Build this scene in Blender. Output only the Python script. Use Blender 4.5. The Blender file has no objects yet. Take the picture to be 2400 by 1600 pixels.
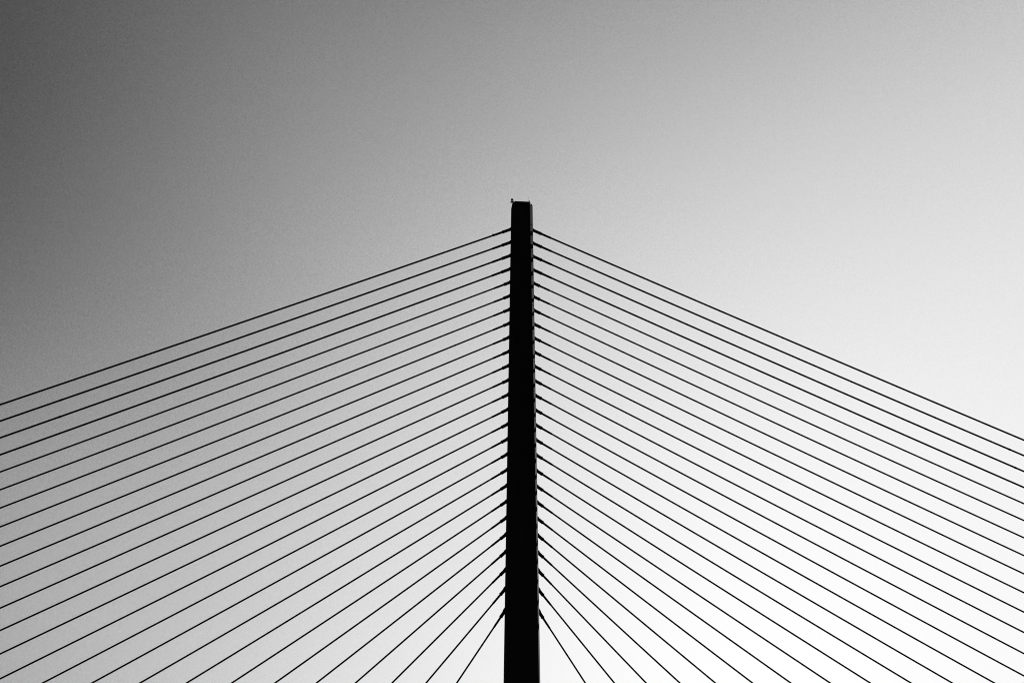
import bpy, bmesh, math
from mathutils import Vector, Matrix

# ------------------------------------------------------------------ camera
sc = bpy.context.scene
PITCH, YAW, ROLL = 0.353, 0.094, 0.0024
FPX = 3411.4                      # focal length in pixels of a 2400 px wide frame
fw = Vector((math.sin(YAW)*math.cos(PITCH), math.cos(YAW)*math.cos(PITCH), math.sin(PITCH)))
rt = fw.cross(Vector((0, 0, 1))).normalized()
up = rt.cross(fw)
r_ = rt*math.cos(ROLL) + up*math.sin(ROLL)
u_ = -rt*math.sin(ROLL) + up*math.cos(ROLL)
cam_data = bpy.data.cameras.new('camera')
cam = bpy.data.objects.new('camera', cam_data)
sc.collection.objects.link(cam)
cam.matrix_world = Matrix(((r_.x, u_.x, -fw.x, -18.278), (r_.y, u_.y, -fw.y, -180.0),
                           (r_.z, u_.z, -fw.z, -3.027), (0, 0, 0, 1)))
cam_data.sensor_width = 36
cam_data.lens = FPX/2400*36
cam_data.clip_end = 20000
sc.camera = cam

# ------------------------------------------------------------------ sky
SUN_AZ, SUN_EL = math.radians(48), math.radians(22)
world = bpy.data.worlds.new("World"); sc.world = world
world.use_nodes = True
nt = world.node_tree; N = nt.nodes; L = nt.links
bg = N['Background']; bg.inputs['Strength'].default_value = 0.1
sky = N.new('ShaderNodeTexSky'); sky.sky_type = 'NISHITA'; sky.sun_disc = False
sky.sun_elevation = SUN_EL; sky.sun_rotation = SUN_AZ
sky.dust_density = 3.0; sky.air_density = 1.0

def M(op, a, b=None, c=None, clamp=False):
    n = N.new('ShaderNodeMath'); n.operation = op; n.use_clamp = clamp
    for i, v in enumerate((a, b, c)):
        if v is None: continue
        if isinstance(v, (int, float)): n.inputs[i].default_value = v
        else: L.new(v, n.inputs[i])
    return n.outputs[0]
# black and white film with a red filter: the red of the clear sky, plus the
# aureole of thin high haze round the low sun, through the film's S-curve
sep = N.new('ShaderNodeSeparateColor'); L.new(sky.outputs[0], sep.inputs[0])
red = M('LOGARITHM', M('MAXIMUM', sep.outputs[0], 1e-4), math.e)
tc = N.new('ShaderNodeTexCoord')
GA, GE = math.radians(14), math.radians(4)
dot = N.new('ShaderNodeVectorMath'); dot.operation = 'DOT_PRODUCT'
nrm = N.new('ShaderNodeVectorMath'); nrm.operation = 'NORMALIZE'
L.new(tc.outputs['Generated'], nrm.inputs[0]); L.new(nrm.outputs[0], dot.inputs[0])
dot.inputs[1].default_value = (math.sin(GA)*math.cos(GE), math.cos(GA)*math.cos(GE), math.sin(GE))
gam = M('MINIMUM', M('ARCCOSINE', M('MINIMUM', M('MAXIMUM', dot.outputs['Value'], -1.0), 1.0)), 1.25)
C0, C1, C2, C3 = 2.2437, 0.6321, -6.5415, 2.5150
lg = M('ADD', M('ADD', M('MULTIPLY', red, C1), C0),
       M('ADD', M('MULTIPLY', gam, C2), M('MULTIPLY', M('MULTIPLY', gam, gam), C3)))
# faint unevenness of the haze: broad soft bands and fine mottling
hz1 = N.new('ShaderNodeTexNoise'); hz1.inputs['Scale'].default_value = 4.0; hz1.inputs['Detail'].default_value = 2
st = N.new('ShaderNodeMapping'); st.inputs['Scale'].default_value = (1, 1, 2.5); st.inputs['Rotation'].default_value = (0.3, 0.5, 0)
L.new(nrm.outputs[0], st.inputs[0]); L.new(st.outputs[0], hz1.inputs['Vector'])
hz2 = N.new('ShaderNodeTexNoise'); hz2.inputs['Scale'].default_value = 1300.0; hz2.inputs['Detail'].default_value = 1
hz2.inputs['Roughness'].default_value = 0.8
L.new(nrm.outputs[0], hz2.inputs['Vector'])
lg = M('ADD', lg, M('ADD', M('MULTIPLY', M('SUBTRACT', hz1.outputs['Fac'], 0.5), 0.08),
                    M('MULTIPLY', M('SUBTRACT', hz2.outputs['Fac'], 0.5), 0.75)))
# broad thinner and thicker patches of the high haze
for c, amp in (((-.1045, .8371, .537), .0957), ((-.0993, .9401, .3261), -.0874), ((-.2741, .8635, .4233), -.13),
               ((-.253, .9479, .1936), .2277), ((.2875, .9442, .1607), .25)):
    dd = N.new('ShaderNodeVectorMath'); dd.operation = 'DISTANCE'
    L.new(nrm.outputs[0], dd.inputs[0]); dd.inputs[1].default_value = c
    q = M('EXPONENT', M('MULTIPLY', M('POWER', dd.outputs['Value'], 2.0), -1/0.12**2))
    lg = M('ADD', lg, M('MULTIPLY', q, amp))
lg = M('SUBTRACT', lg, M('MULTIPLY', M('MAXIMUM', M('SUBTRACT', gam, 0.85), 0.0), 4.0))   # clear dark sky away from the sun
v = M('DIVIDE', 1.03, M('ADD', 1.0, M('EXPONENT', M('MULTIPLY', lg, -1.0))))
lin = M('POWER', M('DIVIDE', M('ADD', v, 0.055), 1.055), 2.4)
lin = M('MAXIMUM', M('SUBTRACT', lin, 0.0008), 0.0)
L.new(M('MULTIPLY', lin, 10.0), bg.inputs['Color'])

# ------------------------------------------------------------------ sun
sd = bpy.data.lights.new('sun', 'SUN'); so = bpy.data.objects.new('sun', sd)
sc.collection.objects.link(so)
sd.energy = 5.0; sd.angle = math.radians(0.5); sd.color = (1, 1, 1)
S = Vector((math.sin(SUN_AZ)*math.cos(SUN_EL), math.cos(SUN_AZ)*math.cos(SUN_EL), math.sin(SUN_EL)))
so.rotation_euler = S.to_track_quat('Z', 'Y').to_euler()
so.location = (0, 0, 150)

sc.view_settings.view_transform = 'Standard'
sc.view_settings.look = 'None'
sc.view_settings.exposure = 0
sc.view_settings.gamma = 1
sc.cycles.pixel_filter_type = 'BLACKMAN_HARRIS'
sc.cycles.filter_width = 1.0

# ------------------------------------------------------------------ materials
def material(name, base, rough, spec=0.5, var=0.25, scale=0.6, bump=0.0, metal=0.0, stretch=1.0):
    m = bpy.data.materials.new(name); m.use_nodes = True
    n = m.node_tree.nodes; l = m.node_tree.links
    b = n['Principled BSDF']
    b.inputs['Roughness'].default_value = rough
    b.inputs['Specular IOR Level'].default_value = spec
    b.inputs['Metallic'].default_value = metal
    t = n.new('ShaderNodeTexCoord'); mp = n.new('ShaderNodeMapping')
    mp.inputs['Scale'].default_value = (1, 1, stretch)
    l.new(t.outputs['Object'], mp.inputs[0])
    no = n.new('ShaderNodeTexNoise'); no.inputs['Scale'].default_value = scale
    no.inputs['Detail'].default_value = 8; no.inputs['Roughness'].default_value = 0.65
    l.new(mp.outputs[0], no.inputs['Vector'])
    cr = n.new('ShaderNodeValToRGB')
    a = base*(1-var); c = base*(1+var)
    cr.color_ramp.elements[0].position = 0.3; cr.color_ramp.elements[1].position = 0.7
    cr.color_ramp.elements[0].color = (a, a, a, 1); cr.color_ramp.elements[1].color = (c, c, c, 1)
    l.new(no.outputs['Fac'], cr.inputs[0]); l.new(cr.outputs[0], b.inputs['Base Color'])
    if bump:
        bp = n.new('ShaderNodeBump'); bp.inputs['Strength'].default_value = bump
        bp.inputs['Distance'].default_value = 0.02
        n2 = n.new('ShaderNodeTexNoise'); n2.inputs['Scale'].default_value = 6
        n2.inputs['Detail'].default_value = 6
        l.new(t.outputs['Object'], n2.inputs['Vector'])
        l.new(n2.outputs['Fac'], bp.inputs['Height']); l.new(bp.outputs[0], b.inputs['Normal'])
    return m
CONC = material('concrete', 0.16, 0.95, 0.05, 0.25, 0.5, 0.3, stretch=0.25)
GLINT = material('white_glint', 0.8, 0.4, 0.5, 0.05)  # white put in for the bright glint on the pylon's right shoulder
DUCT = material('black_duct', 0.008, 0.9, 0.05, 0.3, 2.0)
SOCK = material('dark_steel_socket', 0.01, 0.9, 0.05, 0.3, 4.0)
METAL = material('galvanised_metal', 0.45, 0.8, 0.2, 0.15, 5.0)
LAMPB = material('dark_lamp_housing', 0.02, 0.5, 0.3, 0.2, 8.0)
LENS = material('dark_lamp_lens', 0.03, 0.08, 0.8, 0.1, 8.0)
FEATH = material('dark_feathers', 0.02, 0.9, 0.1, 0.4, 30.0)
ASPH = material('deck_asphalt', 0.05, 0.9, 0.3, 0.2, 1.5)
GRND = material('dark_ground', 0.01, 0.95, 0.1, 0.5, 0.02)

# ------------------------------------------------------------------ helpers
def tag(o, label=None, cat=None, group=None, kind=None):
    if label: o['label'] = label
    if cat: o['category'] = cat
    if group: o['group'] = group
    if kind: o['kind'] = kind
    return o
def empty(name, loc, label, cat, group=None):
    o = bpy.data.objects.new(name, None); sc.collection.objects.link(o)
    o.location = loc; o.empty_display_size = 0.5
    return tag(o, label, cat, group)
def build(name, bm, mat, parent=None, smooth=False):
    bmesh.ops.recalc_face_normals(bm, faces=bm.faces)
    me = bpy.data.meshes.new(name)
    if parent is not None:
        bmesh.ops.translate(bm, verts=bm.verts, vec=-parent.location)
    bm.to_mesh(me); bm.free(); me.materials.append(mat)
    if smooth:
        for p in me.polygons: p.use_smooth = True
    o = bpy.data.objects.new(name, me); sc.collection.objects.link(o)
    if parent is not None: o.parent = parent
    return o
def ring_loft(bm, rings, cap=True):
    vs = [[bm.verts.new(p) for p in r] for r in rings]
    n = len(vs[0])
    for a, b in zip(vs[:-1], vs[1:]):
        for i in range(n):
            bm.faces.new((a[i], a[(i+1) % n], b[(i+1) % n], b[i]))
    if cap:
        bm.faces.new(vs[0][::-1]); bm.faces.new(vs[-1])
    return vs
def tube(bm, pts, radii, seg=16):
    rings = []
    for i, p in enumerate(pts):
        a = pts[max(0, i-1)]; b = pts[min(len(pts)-1, i+1)]
        t = (Vector(b)-Vector(a)).normalized()
        s = t.cross(Vector((0, 1, 0)))
        s = s.normalized() if s.length > 1e-4 else Vector((1, 0, 0))
        w = t.cross(s).normalized()
        rings.append([Vector(p) + (s*math.cos(q)+w*math.sin(q))*radii[i]
                      for q in [2*math.pi*k/seg for k in range(seg)]])
    ring_loft(bm, rings)
def box(bm, x0, x1, y0, y1, z0, z1):
    ring_loft(bm, [[(x0, y0, z), (x1, y0, z), (x1, y1, z), (x0, y1, z)] for z in (z0, z1)])
def lathe(bm, c, prof, seg=20):
    ring_loft(bm, [[(c[0]+r*math.cos(2*math.pi*k/seg), c[1]+r*math.sin(2*math.pi*k/seg), c[2]+z)
                    for k in range(seg)] for r, z in prof])

# ------------------------------------------------------------------ structure: ground
GZ = -4.7
bm = bmesh.new()
vs = [bm.verts.new((x, y, GZ)) for x, y in ((-8000, -8000), (8000, -8000), (8000, 8000), (-8000, 8000))]
bm.faces.new(vs)
tag(build('ground', bm, GRND), kind='structure')

# ------------------------------------------------------------------ pylon
ZT, ZB = 83.58, 83.25
HD, CYC = 1.125, 0.675            # half depth, and the y where the corner bevels end
def halfw(z): return 1.41 + (83.4-z)*0.01215
FR = [(-10, 2.39), (19.7, 1.985), (47.0, 1.59), (82.5, 1.012), (84.0, 0.988)]
def front(z):
    for (a, fa), (b, fb) in zip(FR[:-1], FR[1:]):
        if z <= b: return fa + (fb-fa)*(z-a)/(b-a)
    return FR[-1][1]
def section(z, ins=0.0):
    w, f, d, c = halfw(z)-ins, front(z)-ins*0.5, HD-ins, CYC-ins*0.5
    return [(-f, -d, z), (f, -d, z), (w, -c, z), (w, c, z), (f, d, z), (-f, d, z), (-w, c, z), (-w, -c, z)]
ZI = [79.842, 77.905, 75.945, 73.971, 72.022, 70.06, 68.11, 66.126, 64.143, 62.154, 60.179, 58.173, 56.166,
      54.158, 52.141, 50.128, 48.103, 46.03, 43.952, 41.877, 39.758, 37.607, 35.398, 33.11, 30.686, 27.955]
XI = [197.54, 190.115, 182.778, 175.615, 168.495, 161.208, 153.913, 146.669, 139.474, 132.302, 125.183,
      118.071, 110.987, 103.9, 96.819, 89.763, 82.819, 75.912, 69.006, 62.032, 55.127, 48.193, 41.341,
      34.482, 27.551, 20.662]
pylon = empty('bridge_pylon', (0, 0, GZ), 'tall tapering concrete pylon standing in the middle, dark against the sky', 'bridge pylon')
joints = [ZI[i]+0.35 for i in range(0, 26, 2)] + [24.2, 20.0, 15.8, 11.6, 7.4]
rings = []
zs = [GZ-1]
for j in sorted(joints):
    rings += [section(j-0.04), section(j-0.015, 0.035), section(j+0.015, 0.035), section(j+0.04)]
rings = [section(GZ-1)] + rings + [section(ZB)]
ft = front(ZT)
c2 = CYC-0.08
rings.append([(-ft, -HD+0.02, ZT), (ft, -HD+0.02, ZT), (ft+0.03, -c2, ZT-0.02), (ft+0.03, c2, ZT-0.02),
              (ft, HD-0.02, ZT), (-ft, HD-0.02, ZT), (-ft-0.03, c2, ZT-0.02), (-ft-0.03, -c2, ZT-0.02)])
bm = bmesh.new(); ring_loft(bm, rings)
build('shaft', bm, CONC, pylon)
# slabs added along the sloping shoulders, whitened and tilted for a sunlit glint
for s in (-1, 1):
    bm = bmesh.new()
    a = Vector((s*(ft+0.0), -HD+0.0, ZT+0.0)); b = Vector((s*halfw(ZB), -CYC, ZB))
    n = Vector((s*1.0, -0.6, 0.45)); n = (n - (b-a)*(n.dot(b-a)/(b-a).length_squared)).normalized()
    d = n.cross(b-a).normalized()
    if d.z < 0: d = -d
    wd = 0.42 if s > 0 else 0.12
    q = [a+n*0.01, b+n*0.01, b+d*wd+n*0.01, a+d*wd+n*0.01]
    ring_loft(bm, [q, [p-n*0.08 for p in q]])
    build('glint_slab', bm, GLINT, pylon)

# ------------------------------------------------------------------ stays
words = ['', 'second', 'third', 'fourth', 'fifth', 'sixth', 'seventh', 'eighth', 'ninth', 'tenth', 'eleventh',
         'twelfth', 'thirteenth']
def which(i, side):
    if i == 0: return 'uppermost and longest black stay cable on the %s side of the pylon' % side
    if i == 25: return 'lowest and steepest black stay cable on the %s side of the pylon' % side
    if i < 13: return 'black stay cable on the %s side of the pylon, %s from the top' % (side, words[i])
    return 'black stay cable on the %s side of the pylon, %s from the bottom' % (side, words[25-i])
SAG = 1.5164e-4/1.5
SLV = {(-1, 1): (-58.63, 53.69), (-1, 2): (-58.53, 51.35), (1, 1): (65.37, 50.81), (1, 2): (65.88, 48.27)}
for s in (-1, 1):
    for i in range(26):
        z, X = ZI[i], XI[i]
        w = 1.5*(1.0104 + 1.246*(ZI[0]-z)/1.5*0.01)       # where the stay's line meets the pylon's side
        def P(t):
            x = w + (X-w)*t
            return Vector((s*x, 0.0, z*(1-t) - SAG*(x-w)*(X-x)))
        Ln = (P(1)-P(0)).length
        big = i < 4
        stay = empty('stay_cable', P(0), which(i, 'left' if s < 0 else 'right'), 'stay cable',
                     'stay cables fanning out from the pylon')
        rc = 0.118 if big else 0.106
        ls = 1.25 if big else 0.88
        lp = ls + 1.45
        # strand
        bm = bmesh.new()
        ts = [0.002 + 0.998*k/48 for k in range(49)]
        tube(bm, [P(t) for t in ts], [rc]*49, 16)
        strand = build('strand', bm, DUCT, stay, True)
        # anchor socket with a flared root and a rounded lip
        bm = bmesh.new()
        rs = 0.205
        prof = [(-0.45, rs*1.35), (0.0, rs*1.3), (0.12, rs*1.02), (ls-0.2, rs), (ls-0.19, rs*1.08),
                (ls-0.03, rs*1.08), (ls, rs*0.85)]
        tube(bm, [P(d/Ln) for d, _ in prof], [q for _, q in prof], 24)
        build('anchor_socket', bm, SOCK, stay)
        # guide pipe beyond the socket
        bm = bmesh.new()
        prof = [(ls-0.05, rc*1.32), (lp-0.1, rc*1.24), (lp, rc*1.18), (lp+0.03, rc*0.98)]
        tube(bm, [P(d/Ln) for d, _ in prof], [q for _, q in prof], 20)
        build('guide_pipe', bm, DUCT, stay)
        # sleeve welded round the duct on four of the long stays
        if (s, i) in SLV:
            xs = abs(SLV[(s, i)][0])
            t = (xs-w)/(X-w); h = 0.2/Ln
            bm = bmesh.new()
            tube(bm, [P(t-h), P(t-h*0.8), P(t+h*0.8), P(t+h)], [rc, rc*1.15, rc*1.15, rc], 20)
            build('duct_sleeve', bm, DUCT, stay)

# ------------------------------------------------------------------ bridge deck, below the frame
deck = empty('bridge_deck', (0, 0, 0), 'long low concrete bridge deck that the stay cables hold', 'bridge deck')
bm = bmesh.new()
pr = [(-13, -0.45), (-13, -0.9), (-6, -3.0), (6, -3.0), (13, -0.9), (13, -0.45)]
ring_loft(bm, [[(x, y, z) for y, z in pr] for x in (-320, 320)])
build('girder', bm, CONC, deck)
bm = bmesh.new(); box(bm, -320, 320, -12.4, 12.4, -0.446, -0.35)
build('road_surface', bm, ASPH, deck)
for y in (-12.9, 12.5):
    bm = bmesh.new(); box(bm, -320, 320, y, y+0.4, -0.447, 0.6)
    build('parapet', bm, CONC, deck)
bm = bmesh.new(); box(bm, -320, -2.6, -0.6, 0.6, -0.347, 0.1); box(bm, 2.6, 320, -0.6, 0.6, -0.347, 0.1)
build('anchor_kerb', bm, CONC, deck)

# ------------------------------------------------------------------ warning lamp on the left shoulder
lamp = empty('obstruction_lamp', (-1.37, -0.45, 83.3), 'small round dark warning lamp on the left shoulder of the pylon top', 'warning lamp')
bx, by, bz = -1.39, -0.45, 83.97
bm = bmesh.new()
lathe(bm, (bx, by, bz), [(0.09, -0.20), (0.09, -0.02), (0.15, -0.01), (0.15, 0.02), (0.12, 0.03)])
build('lamp_base', bm, LAMPB, lamp)
bm = bmesh.new()
lathe(bm, (bx, by, bz), [(0.12, 0.025), (0.155, 0.06), (0.165, 0.13), (0.15, 0.2), (0.1, 0.26), (0.03, 0.285)])
build('lamp_lens', bm, LENS, lamp, True)
bm = bmesh.new()
box(bm, bx-0.20, bx+0.24, by-0.1, by+0.1, bz-0.33, bz-0.19)
build('bracket', bm, LAMPB, lamp)
bm = bmesh.new()
tube(bm, [Vector((bx+0.16, by, bz-0.28)), Vector((bx+0.16, by, 83.1))], [0.1, 0.12], 12)
build('mast', bm, LAMPB, lamp)
bm = bmesh.new(); box(bm, bx+0.14, bx+0.24, by-0.04, by+0.04, bz+0.0, bz+0.08)
box(bm, bx+0.14, bx+0.18, by-0.02, by+0.02, bz-0.19, bz-0.002)
build('photocell', bm, LAMPB, lamp)

# ------------------------------------------------------------------ lightning rod
rod = empty('lightning_rod', (0.83, -0.8, ZT-0.05), 'thin upright lightning rod on the right of the pylon top', 'lightning rod')
bm = bmesh.new(); tube(bm, [Vector((0.83, -0.8, ZT+0.2)), Vector((0.81, -0.8, ZT+0.9))], [0.012, 0.008], 8)
build('rod', bm, METAL, rod)
bm = bmesh.new(); tube(bm, [Vector((0.83, -0.8, ZT-0.02)), Vector((0.83, -0.8, ZT+0.24))], [0.022, 0.02], 8)
build('rod_foot', bm, LAMPB, rod)

# ------------------------------------------------------------------ bird on the top left stay
def line_z(x):                   # top of the uppermost stay at distance x left of the pylon
    w = 1.5*1.0104; t = (x-w)/(XI[0]-w)
    return ZI[0]*(1-t) - SAG*(x-w)*(XI[0]-x)
bxx = 3.97
bird = empty('bird', (-bxx, 0, line_z(bxx)+0.12), 'tiny dark bird perched on the uppermost left stay cable near the pylon', 'bird')
o = bird.location
bm = bmesh.new()
sp = [(-0.105, -0.005, 0.004), (-0.06, 0.015, 0.012), (-0.03, 0.04, 0.034), (0.005, 0.075, 0.042), (0.03, 0.11, 0.033),
      (0.04, 0.135, 0.022), (0.052, 0.155, 0.027), (0.066, 0.165, 0.024), (0.08, 0.165, 0.01), (0.098, 0.163, 0.002)]
tube(bm, [Vector((o.x+a, 0, o.z+b*1.1)) for a, b, _ in sp], [q*1.35 for *_, q in sp], 12)
for yy in (-0.012, 0.012):
    tube(bm, [Vector((o.x, yy, o.z-0.02)), Vector((o.x+0.002, yy, o.z+0.05))], [0.004, 0.005], 6)
build('body', bm, FEATH, bird, True)
